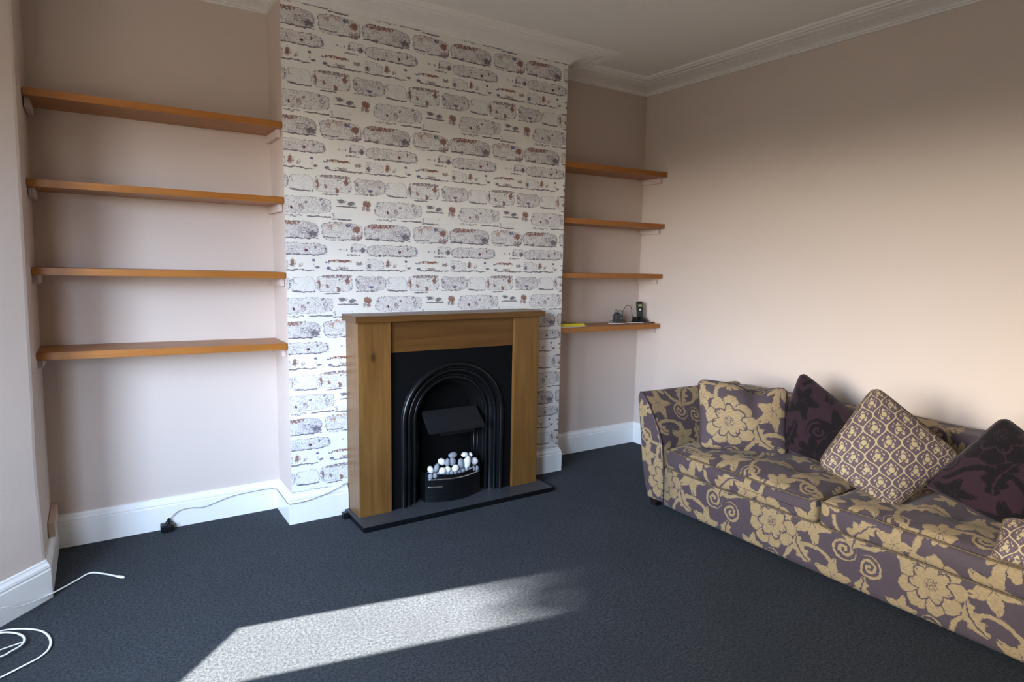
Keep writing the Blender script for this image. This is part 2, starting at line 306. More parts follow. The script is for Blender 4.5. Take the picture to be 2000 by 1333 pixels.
# ogee lattice damask
m, nt, b = mat('gold_ogee_damask'); uv = coord(nt, 'UV'); w = tex(nt, uv, 40, 2, 0.5, out='Color'); w = vec(nt, vec(nt, w, 'SUBTRACT', (0.5, 0.5, 0.5)), 'MULTIPLY', (0.005, 0.005, 0))
uvw = vec(nt, uv, 'ADD', w); cw, ch = 0.083, 0.108
def cell(ox, oy):
    q = vec(nt, uvw, 'SUBTRACT', (ox, oy, 0)); q = vec(nt, q, 'WRAP', [(cw/2, ch/2, 1), (-cw/2, -ch/2, -1)]); return sep(q)
x, y, _ = cell(0, 0); bound = ((y*(2*PI/ch)).cos() + 1.0)*(cw/4)
dist = (x.abs() - bound).abs(); lat = dist.step(0.0026, 0.0038, 1.0, 0.0)
blob = None
for ox, oy in ((0, 0), (cw/2, ch/2)):
    x, y, _ = cell(ox, oy); xx = x/(cw*0.40); yy = y/(ch*0.34); r = (xx*xx + yy*yy).m('SQRT'); th = yy.m('ARCTAN2', xx)
    Rr = (th*5.0).sin().abs().m('MULTIPLY_ADD', 0.22, 0.55); bl = (Rr - r).step(0, 0.06)
    hole = (r - 0.36).abs().step(0.045, 0.09).max((th*2.5).cos().abs().step(0.35, 0.2)); sl_ = ((xx.abs()*9.0 + yy*4.0).sin()).step(-0.75, -0.5)
    bl = bl*hole*sl_.max(r.step(0.30, 0.24)); blob = bl if blob is None else blob.max(bl)
gm = lat.max(blob)
thread = tex(nt, mapping(nt, uv, scl=(1, 6, 1)), 120, 2)
c = mix(nt, gm, (0.095, 0.062, 0.078), mix(nt, thread, (0.34, 0.26, 0.13), (0.54, 0.43, 0.24)))
seti(nt, b, Base_Color=c, Roughness=0.7); bump(nt, b, gm + thread*0.4, 0.35, 0.0012); M['ogee'] = m
M['pipe'] = plain('dark_gold_piping', (0.13, 0.092, 0.055), 0.75, 0.3, nscale=300, amt=0.4)
M['pipe_d'] = plain('aubergine_piping', (0.055, 0.032, 0.040), 0.8, 0.2)
# ------------------------------------------------------------------ mesh helpers
def finish(name, bm, mats, parent=None, origin=None, smooth=False):
    me = bpy.data.meshes.new(name)
    if parent is not None and origin is None: origin = parent.location
    if origin is not None: bmesh.ops.translate(bm, verts=bm.verts, vec=-Vector(origin))
    bm.normal_update(); bm.to_mesh(me); bm.free()
    for mm in (mats if isinstance(mats, list) else [mats]): me.materials.append(M[mm] if isinstance(mm, str) else mm)
    if smooth:
        for f in me.polygons: f.use_smooth = True
    o = bpy.data.objects.new(name, me); C.objects.link(o)
    if parent is not None: o.parent = parent
    elif origin is not None: o.location = origin
    return o
def struct(name, bm, mats, **k):
    o = finish(name, bm, mats, **k); o['kind'] = 'structure'; return o
def thing(name, label, cat, loc, group=None):
    o = bpy.data.objects.new(name, None); C.objects.link(o); o.location = loc; o.empty_display_size = 0.05
    o['label'] = label; o['category'] = cat
    if group: o['group'] = group
    return o
def tag(o, label, cat, group=None, kind=None):
    o['label'] = label; o['category'] = cat
    if group: o['group'] = group
    if kind: o['kind'] = kind
    return o
def box(bm, x0, x1, y0, y1, z0, z1, mi=0):
    vs = [bm.verts.new((x, y, z)) for z in (z0, z1) for x, y in ((x0, y0), (x1, y0), (x1, y1), (x0, y1))]
    fs = [(3, 2, 1, 0), (4, 5, 6, 7), (0, 1, 5, 4), (1, 2, 6, 5), (2, 3, 7, 6), (3, 0, 4, 7)]
    out = []
    for f in fs:
        q = bm.faces.new([vs[i] for i in f]); q.material_index = mi; out.append(q)
    return out
def bx(*a, bev=0.0, seg=2):
    bm = bmesh.new(); box(bm, *a)
    if bev: bmesh.ops.bevel(bm, geom=bm.edges[:], offset=bev, segments=seg, affect='EDGES', profile=0.5)
    return bm
def prism(bm, pts, z0, z1):
    n = len(pts); lo = [bm.verts.new((p[0], p[1], z0)) for p in pts]; hi = [bm.verts.new((p[0], p[1], z1)) for p in pts]
    bm.faces.new(lo[::-1]); bm.faces.new(hi)
    for i in range(n): bm.faces.new([lo[i], lo[(i+1) % n], hi[(i+1) % n], hi[i]])
def sweep(path, prof, side=1, caps=True):
    """profile (offset into the room, z) swept with mitres along a plan path; the room lies right of the path"""
    bm = bmesh.new(); P = [Vector(p) for p in path]; n = len(P); dirs = [(P[i+1]-P[i]).normalized() for i in range(n-1)]
    rows = []
    for i in range(n):
        a = dirs[max(i-1, 0)]; b_ = dirs[min(i, n-2)]
        na = Vector((a.y, -a.x)); nb = Vector((b_.y, -b_.x)); mt = (na+nb).normalized(); mt = mt / max(0.2, mt.dot(na))
        rows.append([bm.verts.new((P[i].x+mt.x*o*side, P[i].y+mt.y*o*side, z)) for o, z in prof])
    for i in range(n-1):
        for j in range(len(prof)-1):
            bm.faces.new([rows[i][j], rows[i][j+1], rows[i+1][j+1], rows[i+1][j]])
    if caps:
        for r in (rows[0][::-1], rows[-1]):
            bm.faces.new(r)
    bmesh.ops.recalc_face_normals(bm, faces=bm.faces)
    return bm
def tube(bm, pts, r, n=8, closed=False, flat=1.0):
    P = [Vector(p) for p in pts]; N = len(P); rows = []; prev = None
    for i in range(N):
        a = P[(i-1) % N] if (closed or i > 0) else P[0]; c = P[(i+1) % N] if (closed or i < N-1) else P[-1]
        t = (c-a).normalized()
        if prev is None:
            u = t.cross(Vector((0, 0, 1)))
            if u.length < 0.1: u = t.cross(Vector((0, 1, 0)))
        else: u = prev - t*prev.dot(t)
        u.normalize(); prev = u; v = t.cross(u)
        rr = r[i] if isinstance(r, list) else r
        rows.append([bm.verts.new(P[i] + u*math.cos(2*PI*k/n)*rr + v*math.sin(2*PI*k/n)*rr*flat) for k in range(n)])
    for i in range(N if closed else N-1):
        A, B = rows[i], rows[(i+1) % N]
        for k in range(n): bm.faces.new([A[k], A[(k+1) % n], B[(k+1) % n], B[k]])
    if not closed: bm.faces.new(rows[0][::-1]); bm.faces.new(rows[-1])
def smooth_path(pts, k=6):
    P = [Vector(p) for p in pts]; out = []
    for i in range(len(P)-1):
        p0 = P[max(i-1, 0)]; p1 = P[i]; p2_ = P[i+1]; p3 = P[min(i+2, len(P)-1)]
        for j in range(k):
            t = j/k; out.append(0.5*((2*p1)+(-p0+p2_)*t+(2*p0-5*p1+4*p2_-p3)*t*t+(-p0+3*p1-3*p2_+p3)*t**3))
    out.append(P[-1]); return out
def lathe(bm, prof, c, n=24):
    rows = [[bm.verts.new((c[0]+r*math.cos(2*PI*k/n), c[1]+r*math.sin(2*PI*k/n), c[2]+z)) for k in range(n)] for r, z in prof]
    for A, B in zip(rows, rows[1:]):
        for k in range(n): bm.faces.new([A[k], A[(k+1) % n], B[(k+1) % n], B[k]])
    bm.faces.new(rows[0][::-1]); bm.faces.new(rows[-1])

# ------------------------------------------------------------------ room shell
YB = -6.0
struct('floor', bx(-2.2, XR+0.15, YB-0.1, D+0.15, -0.1, 0.0), 'carpet')
struct('ceiling', bx(-2.2, XR+0.15, YB-0.1, D+0.15, CEIL, CEIL+0.1), 'ceil')
struct('wall_right', bx(XR, XR+0.12, YB-0.1, D+0.12, 0, CEIL), 'wall')
struct('wall_back_left_alcove', bx(-1.20, 0.0, D, D+0.12, 0, CEIL), 'wall')
struct('wall_back_right_alcove', bx(W, XR, D, D+0.12, 0, CEIL), 'wall')
bm = bmesh.new(); fs = box(bm, 0.0, W, 0.0, D+0.12, 0, CEIL); fs[2].material_index = 1
struct('wall_chimney_breast', bm, ['wall', 'brick'])
struct('wall_rear', bx(B3.x-0.12, XR, YB-0.12, YB, 0, CEIL), 'taupe')
# far end of the bay: leaning plaster edge, alcove cheek and the canted face up to the window
bm = bmesh.new(); F = P2 + T1*0.60; nrm = Vector((T1.y, -T1.x)); nrm = nrm if nrm.x < 0 else -nrm
rows = []
for z, ex, cx in ((0, -1.049, -1.049), (0.175, -1.049, -1.049), (0.35, -1.052, -1.048), (0.46, -1.056, -1.047), (0.60, -1.055, -1.046), (0.80, -1.050, -1.044), (1.51, -1.039, -1.038), (2.33, -1.026, -1.028), (CEIL, -1.020, -1.024)):
    pl = [(ex-0.006, -0.261), (ex+0.002, -0.250), (cx, D), (cx, D+0.12), (-1.40, D+0.12), (F.x+nrm.x*0.1-0.02, F.y+nrm.y*0.1+0.02), (F.x+nrm.x*0.1, F.y+nrm.y*0.1), (F.x, F.y)]
    rows.append([bm.verts.new((p[0], p[1], z)) for p in pl])
for A, B in zip(rows, rows[1:]):
    for k in range(len(A)): bm.faces.new([A[k], B[k], B[(k+1) % len(A)], A[(k+1) % len(A)]])
bm.faces.new(rows[0]); bm.faces.new(rows[-1][::-1]); bmesh.ops.recalc_face_normals(bm, faces=bm.faces)
struct('wall_left_alcove_side', bm, 'wall')
def wallpiece(bm, p0, t, a, b_, z0, z1, th=0.10):
    n = Vector((-t.y, t.x)); n = n if n.x < 0 else -n
    q = [p0+t*a, p0+t*b_, p0+t*b_+n*th, p0+t*a+n*th]; prism(bm, [tuple(v) for v in q], z0, z1)
LEN = [1.16, B1.y-B2.y, 1.14]
for i, (p0, t, a, b_, z0, z1) in enumerate(WINS):
    bm = bmesh.new()
    if i: wallpiece(bm, p0, t, -0.02, a, 0, CEIL)
    wallpiece(bm, p0, t, b_, LEN[i]+0.03, 0, CEIL); wallpiece(bm, p0, t, a, b_, 0, z0); wallpiece(bm, p0, t, a, b_, z1, CEIL)
    bmesh.ops.recalc_face_normals(bm, faces=bm.faces); struct(('wall_bay_far', 'wall_bay_front', 'wall_bay_near')[i], bm, 'wall')
    bm = bmesh.new(); n = Vector((-t.y, t.x)); n = n if n.x < 0 else -n; p1 = p0+n*0.085
    w_ = 0.012 if i == 0 else 0.045
    wallpiece(bm, p1, t, a, a+w_, z0, z1, 0.03); wallpiece(bm, p1, t, b_-w_, b_, z0, z1, 0.03)
    wallpiece(bm, p1, t, a, b_, z0, z0+w_, 0.03); wallpiece(bm, p1, t, a, b_, z1-w_, z1, 0.03)
    if i: wallpiece(bm, p1, t, a, b_, 1.52, 1.56, 0.03)
    bmesh.ops.recalc_face_normals(bm, faces=bm.faces); struct('window_%d' % (i+1), bm, 'gloss')
bm = bmesh.new(); wallpiece(bm, B3, Vector((0, -1)), -0.02, B3.y-YB+0.12, 0, CEIL); bmesh.ops.recalc_face_normals(bm, faces=bm.faces)
struct('wall_left_rear', bm, 'taupe')
# unseen foliage of an added tree in the west, shaped to shade the front and top of the bay from the sun
random.seed(4); bm = bmesh.new(); e1 = Vector((0.194, 0.981, 0)).normalized(); e2 = sun_to.cross(e1); e2 = e2 if e2.z > 0 else -e2
cw_ = Vector((-1.60, -0.85, 1.5)); front0 = Vector((B1.x, -1.20, 1.5))
def s2(v): return (v.dot(e1), v.dot(e2))
lim = s2(Vector((B1.x-0.1, -1.13, 1.0)))[0]
ea = s2(Vector((0.42, -1.15, 0.0)))[1]; eb = s2(Vector((1.02, -1.25, 0.0)))[1]
e2lo = s2(Vector((-2.0, -1.8, 0.5)))[1]; e2hi = s2(Vector((-1.8, -1.8, 2.7)))[1] + 0.3
a0 = s2(Vector((B1.x, -2.55, 1.0)))[0] - 0.1; a1 = s2(P2)[0]+0.2
def leafquad(a, b__, d, sz):
    c = e1*a + e2*b__ + sun_to*d
    u = Vector((random.gauss(0, 1), random.gauss(0, 1), random.gauss(0, 1))).normalized(); v = u.cross(sun_to + Vector((random.random(), random.random(), 0))*0.5).normalized()
    w = u.cross(v)
    bm.faces.new([bm.verts.new(c+v*sz), bm.verts.new(c+w*sz*0.6), bm.verts.new(c-v*sz), bm.verts.new(c-w*sz*0.6)])
for k in range(9000):
    a = random.uniform(a0, lim); b__ = random.uniform(e2lo, e2hi)
    leafquad(a, b__, random.uniform(6.5, 8.0), random.uniform(0.06, 0.11))
for k in range(15000):
    b__ = random.uniform(ea, e2hi); fr = min(1, max(0, (b__-ea)/(eb-ea)))
    if random.random() > fr**1.2: continue
    leafquad(random.uniform(lim-0.1, a1), b__, random.uniform(9.0, 12.0), random.uniform(0.022, 0.036))
tag(finish('added_foliage', bm, 'leaf'), 'added green tree foliage out of view, blocking sun at the bay window', 'tree', kind='stuff')

# skirting boards and cornice
SK = [(0, 0), (0.020, 0), (0.020, 0.120), (0.0165, 0.124), (0.0165, 0.128), (0.0185, 0.132), (0.016, 0.142), (0.009, 0.152), (0.007, 0.160), (0, 0.162)]
A_ = P2 + T1*1.13
struct('baseboard_left', sweep([A_, P2, (-1.047, D), (0, D), (0, 0), (0.2995, 0)], SK), 'gloss')
struct('baseboard_right', sweep([(1.4565, 0), (W, 0), (W, D), (XR, D), (XR, YB)], SK), 'gloss')
CO = [(0, 2.652), (0.012, 2.652), (0.015, 2.655), (0.015, 2.660), (0.024, 2.662), (0.026, 2.667), (0.034, 2.672), (0.048, 2.677), (0.070, 2.682), (0.098, 2.686), (0.112, 2.687), (0.112, 2.692), (0.128, 2.692), (0.128, 2.687),
      (0.165, 2.689), (0.168, 2.698), (0.186, 2.698), (0.190, 2.690), (0.215, 2.689), (0.220, 2.696), (0.232, 2.693), (0.243, 2.693), (0.247, 2.698), (0.247, CEIL+0.002)]
struct('trim_1', sweep([B3, B2, B1, P2, (-1.022, D), (0, D), (0, 0), (W, 0), (W, D), (XR, D), (XR, YB)], CO), 'cornice')

# ------------------------------------------------------------------ alcove shelves
def shelf(x0, x1, yf, zl, zr, th, label, group, left):
    t = thing('alcove_shelf', label, 'shelf', ((x0+x1)/2, (yf+D)/2, (zl+zr)/2 - th), group)
    bm = bmesh.new(); fs = box(bm, x0, x1, yf, D-0.001, -th, 0)
    bmesh.ops.bevel(bm, geom=bm.edges[:], offset=0.0025, segments=2, affect='EDGES')
    for v in bm.verts: v.co.z += zl + (zr-zl)*(v.co.x-x0)/(x1-x0)
    o = finish('board', bm, 'shelf', t)
    o.data.transform(Matrix.Identity(4))
    bl, br = (yf+0.05 if left else yf+0.045), (yf+0.04 if left else yf+0.045)
    bm = bx(x0+0.0005, x0+0.02, bl, D-0.002, zl-th-0.040, zl-th-0.0005, bev=0.0015); finish('batten', bm, 'batten', t)
    bm = bx(x1-0.020, x1-0.0005, br, D-0.002, zr-th-0.040, zr-th-0.0005, bev=0.0015); finish('batten', bm, 'batten', t)
    return t
pos = ['topmost', 'second highest', 'third highest', 'lowest']
GL, GR = 'pine shelves in the left alcove', 'pine shelves in the right alcove'
LZ = [(2.078, 2.073, .031, -1.0275), (1.712, 1.707, .031, -1.034), (1.345, 1.331, .031, -1.040), (0.982, 0.968, .034, -1.045)]
for i, (zl, zr, th, xl) in enumerate(LZ):
    shelf(xl, -0.0015, 0.001, zl, zr, th, '%s orange pine shelf in the wide alcove left of the chimney breast' % pos[i], GL, True)
RZ = [(2.066, 2.075, .036), (1.702, 1.703, .034), (1.338, 1.335, .032), (0.970, 0.965, .034)]
for i, (zl, zr, th) in enumerate(RZ):
    lab = '%s orange pine shelf in the narrow alcove right of the chimney breast' % pos[i]
    if i == 3: lab = 'lowest orange pine shelf right of the chimney breast, carrying the phone'
    shelf(W+0.0015, XR-0.001, 0.030, zl, zr, th, lab, GR, False)

# ------------------------------------------------------------------ fireplace
FX0, FX1, FY, PW, ZT, HH, ZF = 0.3028, 1.4536, -0.1885, 0.1827, 1.0792, 0.0294, 0.9094
th_ = thing('hearth', 'low black slate hearth slab on the carpet under the fireplace', 'hearth', (0.88, -0.17, 0))
finish('hearth_slab', bx(0.2774, 1.4900, -0.3205, -0.0225, 0.0005, HH-0.001, bev=0.001), 'ebony', th_)
finish('hearth_top', bx(0.2790, 1.4884, -0.3189, -0.0225, HH-0.001, HH, bev=0.0004, ), 'slate', th_)['label'] = 'dark grey honed top face'
t = thing('fireplace_surround', 'waxed pine fireplace surround against the brick wallpaper', 'fireplace', ((FX0+FX1)/2, -0.1, HH))
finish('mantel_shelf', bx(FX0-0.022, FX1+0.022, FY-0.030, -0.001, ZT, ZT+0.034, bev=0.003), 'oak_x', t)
finish('post', bx(FX0, FX0+PW, FY, -0.001, HH, ZT, bev=0.002), 'oak_z', t)
finish('post', bx(FX1-PW, FX1, FY, -0.001, HH, ZT, bev=0.002), 'oak_z', t)
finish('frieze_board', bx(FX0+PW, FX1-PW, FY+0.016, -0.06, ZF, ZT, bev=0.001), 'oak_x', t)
# cast iron insert with an arched opening
IX0, IX1, IYF = FX0+PW, FX1-PW, -0.168
ACX, AZ = 0.880, 0.506
ti = thing('fireplace_insert', 'black cast iron arched fireplace insert inside the pine surround', 'fireplace', (ACX, -0.1, HH))
def arch(r, z0=HH, n=36):
    return [(ACX-r, z0)] + [(ACX-r*math.cos(PI*k/n), AZ+r*math.sin(PI*k/n)) for k in range(n+1)] + [(ACX+r, z0)]
def arch_band(bm, rings):
    """rings: (radius, y); consecutive arch outlines are joined into one moulded surface"""
    rows = [[bm.verts.new((x, y, z)) for x, z in arch(r)] for r, y in rings]
    for A, B in zip(rows, rows[1:]):
        for k in range(len(A)-1): bm.faces.new([A[k], A[k+1], B[k+1], B[k]])
    return rows
bm = bmesh.new(); ro = 0.305; inner = arch(ro); n_ = len(inner)
def outer_pt(i):
    x, z = inner[i]
    if i == 0: return (IX0, HH)
    if i == n_-1: return (IX1, HH)
    dx, dz = x-ACX, z-AZ; s = min([((IX1-ACX)/dx if dx > 0 else (IX0-ACX)/dx) if abs(dx) > 1e-6 else 9, (ZF-AZ)/dz if dz > 1e-6 else 9]); return (ACX+dx*s, AZ+dz*s)
iv = [bm.verts.new((x, IYF, z)) for x, z in inner]; ov = [bm.verts.new((*(lambda q: (q[0], IYF, q[1]))(outer_pt(i)),)) for i in range(n_)]
for k in range(n_-1): bm.faces.new([iv[k], iv[k+1], ov[k+1], ov[k]])
for cx_, k in ((IX0, None), (IX1, None)):
    # fill the two top corners
    best = [v for v in ov if abs(v.co.x-cx_) < 1e-5]; top = [v for v in ov if abs(v.co.z-ZF) < 1e-5]
    a = max(best, key=lambda v: v.co.z); b2 = min(top, key=lambda v: abs(v.co.x-cx_))
    c_ = bm.verts.new((cx_, IYF, ZF)); bm.faces.new([a, c_, b2])
bmesh.ops.recalc_face_normals(bm, faces=bm.faces)
geom = bmesh.ops.extrude_face_region(bm, geom=bm.faces[:])
bmesh.ops.translate(bm, verts=[v for v in geom['geom'] if isinstance(v, bmesh.types.BMVert)], vec=(0, 0.006, 0))
bmesh.ops.recalc_face_normals(bm, faces=bm.faces)
finish('back_panel', bm, 'iron_matt', ti)
def bead(y, r, w, n=8, ext=0.0):
    """half round bead standing proud of the plane y"""
    return [(r + w*math.cos(PI*k/n), y - w*math.sin(PI*k/n)*0.9) for k in range(n+1)]
mould = [(0.332, IYF)] + bead(IYF-0.004, 0.316, 0.013) + [(0.300, IYF+0.012), (0.292, IYF+0.016)] + bead(IYF+0.010, 0.279, 0.0095) + [(0.266, IYF+0.022), (0.258, IYF+0.034), (0.248, IYF+0.040)] + bead(IYF+0.036, 0.234, 0.0105) + [(0.222, IYF+0.045), (0.216, IYF+0.050)]
bm = bmesh.new(); arch_band(bm, mould); bmesh.ops.recalc_face_normals(bm, faces=bm.faces)
o = finish('arch_moulding', bm, 'iron', ti, smooth=True)
bm = bmesh.new()
rows = arch_band(bm, [(0.216, IYF+0.050), (0.205, -0.105), (0.200, -0.100), (0.196, -0.085), (0.192, -0.060), (0.188, -0.022)])
bm.faces.new(rows[-1]); bmesh.ops.recalc_face_normals(bm, faces=bm.faces)
finish('firebox', bm, 'soot', ti)
# narrow beads in the depth of the right and left cheek
for sx in (-1, 1):
    for dy, rr in ((-0.092, 0.204), (-0.060, 0.198)):
        bm = bmesh.new(); tube(bm, [(ACX+sx*(rr-0.006), dy, HH), (ACX+sx*(rr-0.006), dy, AZ-0.02)], 0.006, 8); finish('cheek_bead', bm, 'iron', ti, smooth=True)
# electric fire: sloping hood, bowed basket front with chrome bars
tf = thing('electric_fire', 'black electric fire with bowed front and pebble bed inside the arch', 'fire', (0.878, -0.12, HH))
bm = bmesh.new()
hp = [(-0.118, 0.552), (-0.213, 0.458), (-0.213, 0.440), (-0.195, 0.440), (-0.100, 0.535), (-0.100, 0.552)]
for x in (0.703, 1.058): pass
L_ = [bm.verts.new((0.703 + (0.006 if k in (0, 5) else 0), y, z)) for k, (y, z) in enumerate(hp)]; R_ = [bm.verts.new((1.058-(0.006 if k in (0, 5) else 0), y, z)) for k, (y, z) in enumerate(hp)]
bm.faces.new(L_); bm.faces.new(R_[::-1])
for k in range(6): bm.faces.new([L_[k], L_[(k+1) % 6], R_[(k+1) % 6], R_[k]])
bmesh.ops.recalc_face_normals(bm, faces=bm.faces); bmesh.ops.bevel(bm, geom=bm.edges[:], offset=0.002, segments=2, affect='EDGES')
finish('hood', bm, 'hood', tf)
finish('deflector', bx(0.80, 1.03, -0.150, -0.147, 0.405, 0.47), 'hood', tf)
BX0, BX1 = 0.698, 1.062
def bow(x): s = (x-BX0)/(BX1-BX0); return -0.158 - 0.055*math.sin(PI*s)
def bowed(z0, z1, x0=BX0, x1=BX1, off=0.0, th=0.008, n=28, topdip=0.0):
    bm = bmesh.new(); rows = []
    for k in range(n+1):
        x = x0+(x1-x0)*k/n; y = bow(x)-off; dz = -topdip*math.sin(PI*k/n)
        rows.append([bm.verts.new((x, y, z0)), bm.verts.new((x, y, z1+dz)), bm.verts.new((x, y+th, z1+dz)), bm.verts.new((x, y+th, z0))])
    for A, B in zip(rows, rows[1:]):
        for j in range(4): bm.faces.new([A[j], A[(j+1) % 4], B[(j+1) % 4], B[j]])
    bm.faces.new(rows[0]); bm.faces.new(rows[-1][::-1]); bmesh.ops.recalc_face_normals(bm, faces=bm.faces); return bm
finish('basket_front', bowed(HH+0.001, 0.205, topdip=0.020), 'iron', tf)
for z_, xa, xb, lb in ((0.163, 0.713, 1.050, 'polished chrome bar'), (0.119, 0.713, 0.790, 'short polished chrome bar')):
    bm = bmesh.new(); tube(bm, [(xa+(xb-xa)*k/30, bow(xa+(xb-xa)*k/30)-0.002, z_) for k in range(31)], 0.0048, 10); finish('chrome_bar', bm, 'chrome', tf, smooth=True)['label'] = lb
finish('groove', bowed(0.072, 0.076, 0.712, 0.830, 0.0015, 0.003), 'soot', tf)
finish('pebble_tray', bx(0.706, 1.054, -0.160, -0.030, 0.150, 0.172), 'soot', tf)
finish('side_plate', bx(BX0, BX0+0.006, -0.158, -0.03, HH+0.001, 0.200), 'iron', tf)
finish('side_plate', bx(BX1-0.006, BX1, -0.158, -0.03, HH+0.001, 0.200), 'iron', tf)
# pebbles (x, z, half width, half height, tilt, depth y, colour, label)
PEB = [(0.727, 0.224, .017, .023, -20, -.172, 'w', 'small white pebble at the far left end of the fire bed'),
 (0.762, 0.229, .014, .027, 22, -.176, 'g', 'narrow tilted grey pebble beside the leftmost white pebble'),
 (0.803, 0.254, .024, .020, 28, -.160, 'w', 'white pebble perched at the upper left of the heap'),
 (0.795, 0.211, .023, .020, 5, -.188, 'w', 'broad white pebble low in front of the leftmost grey one'),
 (0.829, 0.212, .019, .019, -30, -.184, 'w', 'small white pebble tucked right of the broad low white one'),
 (0.836, 0.248, .015, .024, 8, -.168, 'g', 'upright grey pebble left of the middle of the heap'),
 (0.869, 0.247, .023, .024, -15, -.168, 'g', 'mid grey pebble in the centre below the topmost one'),
 (0.880, 0.280, .028, .018, -4, -.150, 'g', 'flat blue-grey pebble lying on top of the heap'),
 (0.874, 0.214, .023, .020, -30, -.195, 'w', 'white pebble low in the centre front of the fire bed'),
 (0.915, 0.234, .020, .032, -8, -.188, 'g', 'tall grey pebble leaning beside the largest white pebble'),
 (0.954, 0.237, .022, .036, 8, -.190, 'w', 'largest bright white pebble standing at the right of the heap'),
 (0.955, 0.274, .022, .014, 0, -.158, 'w', 'white pebble peeping over the largest white pebble'),
 (0.982, 0.245, .014, .024, 5, -.162, 'g', 'dark grey pebble wedged right of the largest white pebble'),
 (0.996, 0.262, .013, .016, 20, -.150, 'w', 'tiny pale pebble at the upper right end of the heap'),
 (1.015, 0.228, .024, .022, 35, -.168, 'w', 'white pebble at the far right end of the fire bed')]
for i, (x, z, a, b_, tl, y, cl, lab) in enumerate(PEB):
    bm = bmesh.new(); bmesh.ops.create_icosphere(bm, subdivisions=3, radius=1.0)
    for v in bm.verts:
        k = 1 + 0.10*mnoise.noise(v.co*1.2 + Vector((i*3.1, 0, 0)))
        q = Vector((v.co.x*a*k, v.co.y*0.017*k, v.co.z*b_*k)); c_, s_ = math.cos(math.radians(-tl)), math.sin(math.radians(-tl))
        v.co = Vector((x + q.x*c_ + q.z*-s_, y + 0.0 + q.y, z + q.x*s_ + q.z*c_))
    tag(finish('pebble', bm, 'peb_w' if cl == 'w' else 'peb_g', origin=(x, y, z-b_), smooth=True), lab, 'pebble', 'pebbles in the electric fire')
# hidden lower layer carries the ones in view
bm = bmesh.new(); random.seed(2)
for k in range(26):
    b0 = bmesh.new(); bmesh.ops.create_icosphere(b0, subdivisions=2, radius=1.0)
    x = 0.728+0.30*(k % 13)/12; y = -0.165+0.03*(k//13) + (-0.018*math.sin(PI*(x-BX0)/(BX1-BX0)))
    for v in b0.verts: v.co = Vector((x+v.co.x*.016, y+v.co.y*.016, 0.180+0.010*math.sin(PI*(x-BX0)/(BX1-BX0))+v.co.z*.018))
    me_ = bpy.data.meshes.new('tmp'); b0.to_mesh(me_); b0.free(); bm.from_mesh(me_); bpy.data.meshes.remove(me_)
tag(finish('pebble_bed', bm, 'peb_g', smooth=True), 'bed of grey pebbles half hidden behind the fire basket rim', 'pebbles', kind='stuff')
tag(finish('cable_connector', bx(0.245, 0.2755, -0.095, -0.060, 0.0005, 0.035, bev=0.003), 'black', origin=(0.262, -0.078, 0)), 'small black connector at the left back corner of the hearth', 'connector')

# ------------------------------------------------------------------ cables
t = thing('power_cable', 'thin grey cable running along the skirting to a black plug', 'cable', (-0.566, 0.236, 0))
pts = smooth_path([(-0.566, 0.232, 0.035), (-0.556, 0.240, 0.055), (-0.512, 0.247, 0.088), (-0.452, 0.249, 0.091), (-0.391, 0.249, 0.084), (-0.29, 0.249, 0.110), (-0.212, 0.249, 0.121), (-0.079, 0.249, 0.124), (-0.030, 0.245, 0.118), (-0.0245, 0.20, 0.117), (-0.0245, 0.03, 0.116), (-0.024, -0.018, 0.117), (0.0, -0.0245, 0.116), (0.071, -0.0245, 0.118), (0.181, -0.026, 0.140), (0.297, -0.024, 0.178)])
bm = bmesh.new(); tube(bm, pts, 0.0022, 6); finish('lead', bm, plain('grey_cable', (0.30, 0.27, 0.26), 0.5), t, smooth=True)
bm = bmesh.new(); tube(bm, smooth_path([(-0.571, 0.225, 0.03), (-0.566, 0.230, 0.045), (-0.560, 0.236, 0.062)]), [0.012]*3+[0.011]*4+[0.0085]*3+[0.005]*3, 8); finish('strain_relief', bm, 'black', t, smooth=True)
finish('plug_body', bx(-0.602, -0.542, 0.196, 0.250, 0.0005, 0.040, bev=0.008, seg=3), 'black', t)
t = thing('white_cable', 'single white flat cable curving over the carpet to a bare plug end', 'cable', (-0.95, -0.158, 0))
def flat_cable(pts, r=0.0045, flat=0.45): bm = bmesh.new(); tube(bm, smooth_path(pts, 8), r, 8, flat=flat); return bm
finish('lead', flat_cable([(-1.30, -0.60, 0.12), (-1.174, -0.481, 0.10), (-1.134, -0.435, 0.07), (-1.085, -0.352, 0.040), (-1.022, -0.252, 0.016), (-0.95, -0.158, 0.006), (-0.902, -0.120, 0.009), (-0.847, -0.165, 0.010), (-0.800, -0.211, 0.0055)]), 'whitep', t, smooth=True)
bm = bmesh.new(); tube(bm, [(-0.803, -0.208, 0.006), (-0.786, -0.225, 0.0055), (-0.776, -0.235, 0.0055)], [0.005, 0.0065, 0.004], 8); finish('plug_tip', bm, 'whitep', t)
t = thing('coiled_white_cable', 'coiled white flat cable lying on the carpet in the near left corner', 'cable', (-1.09, -0.65, 0))
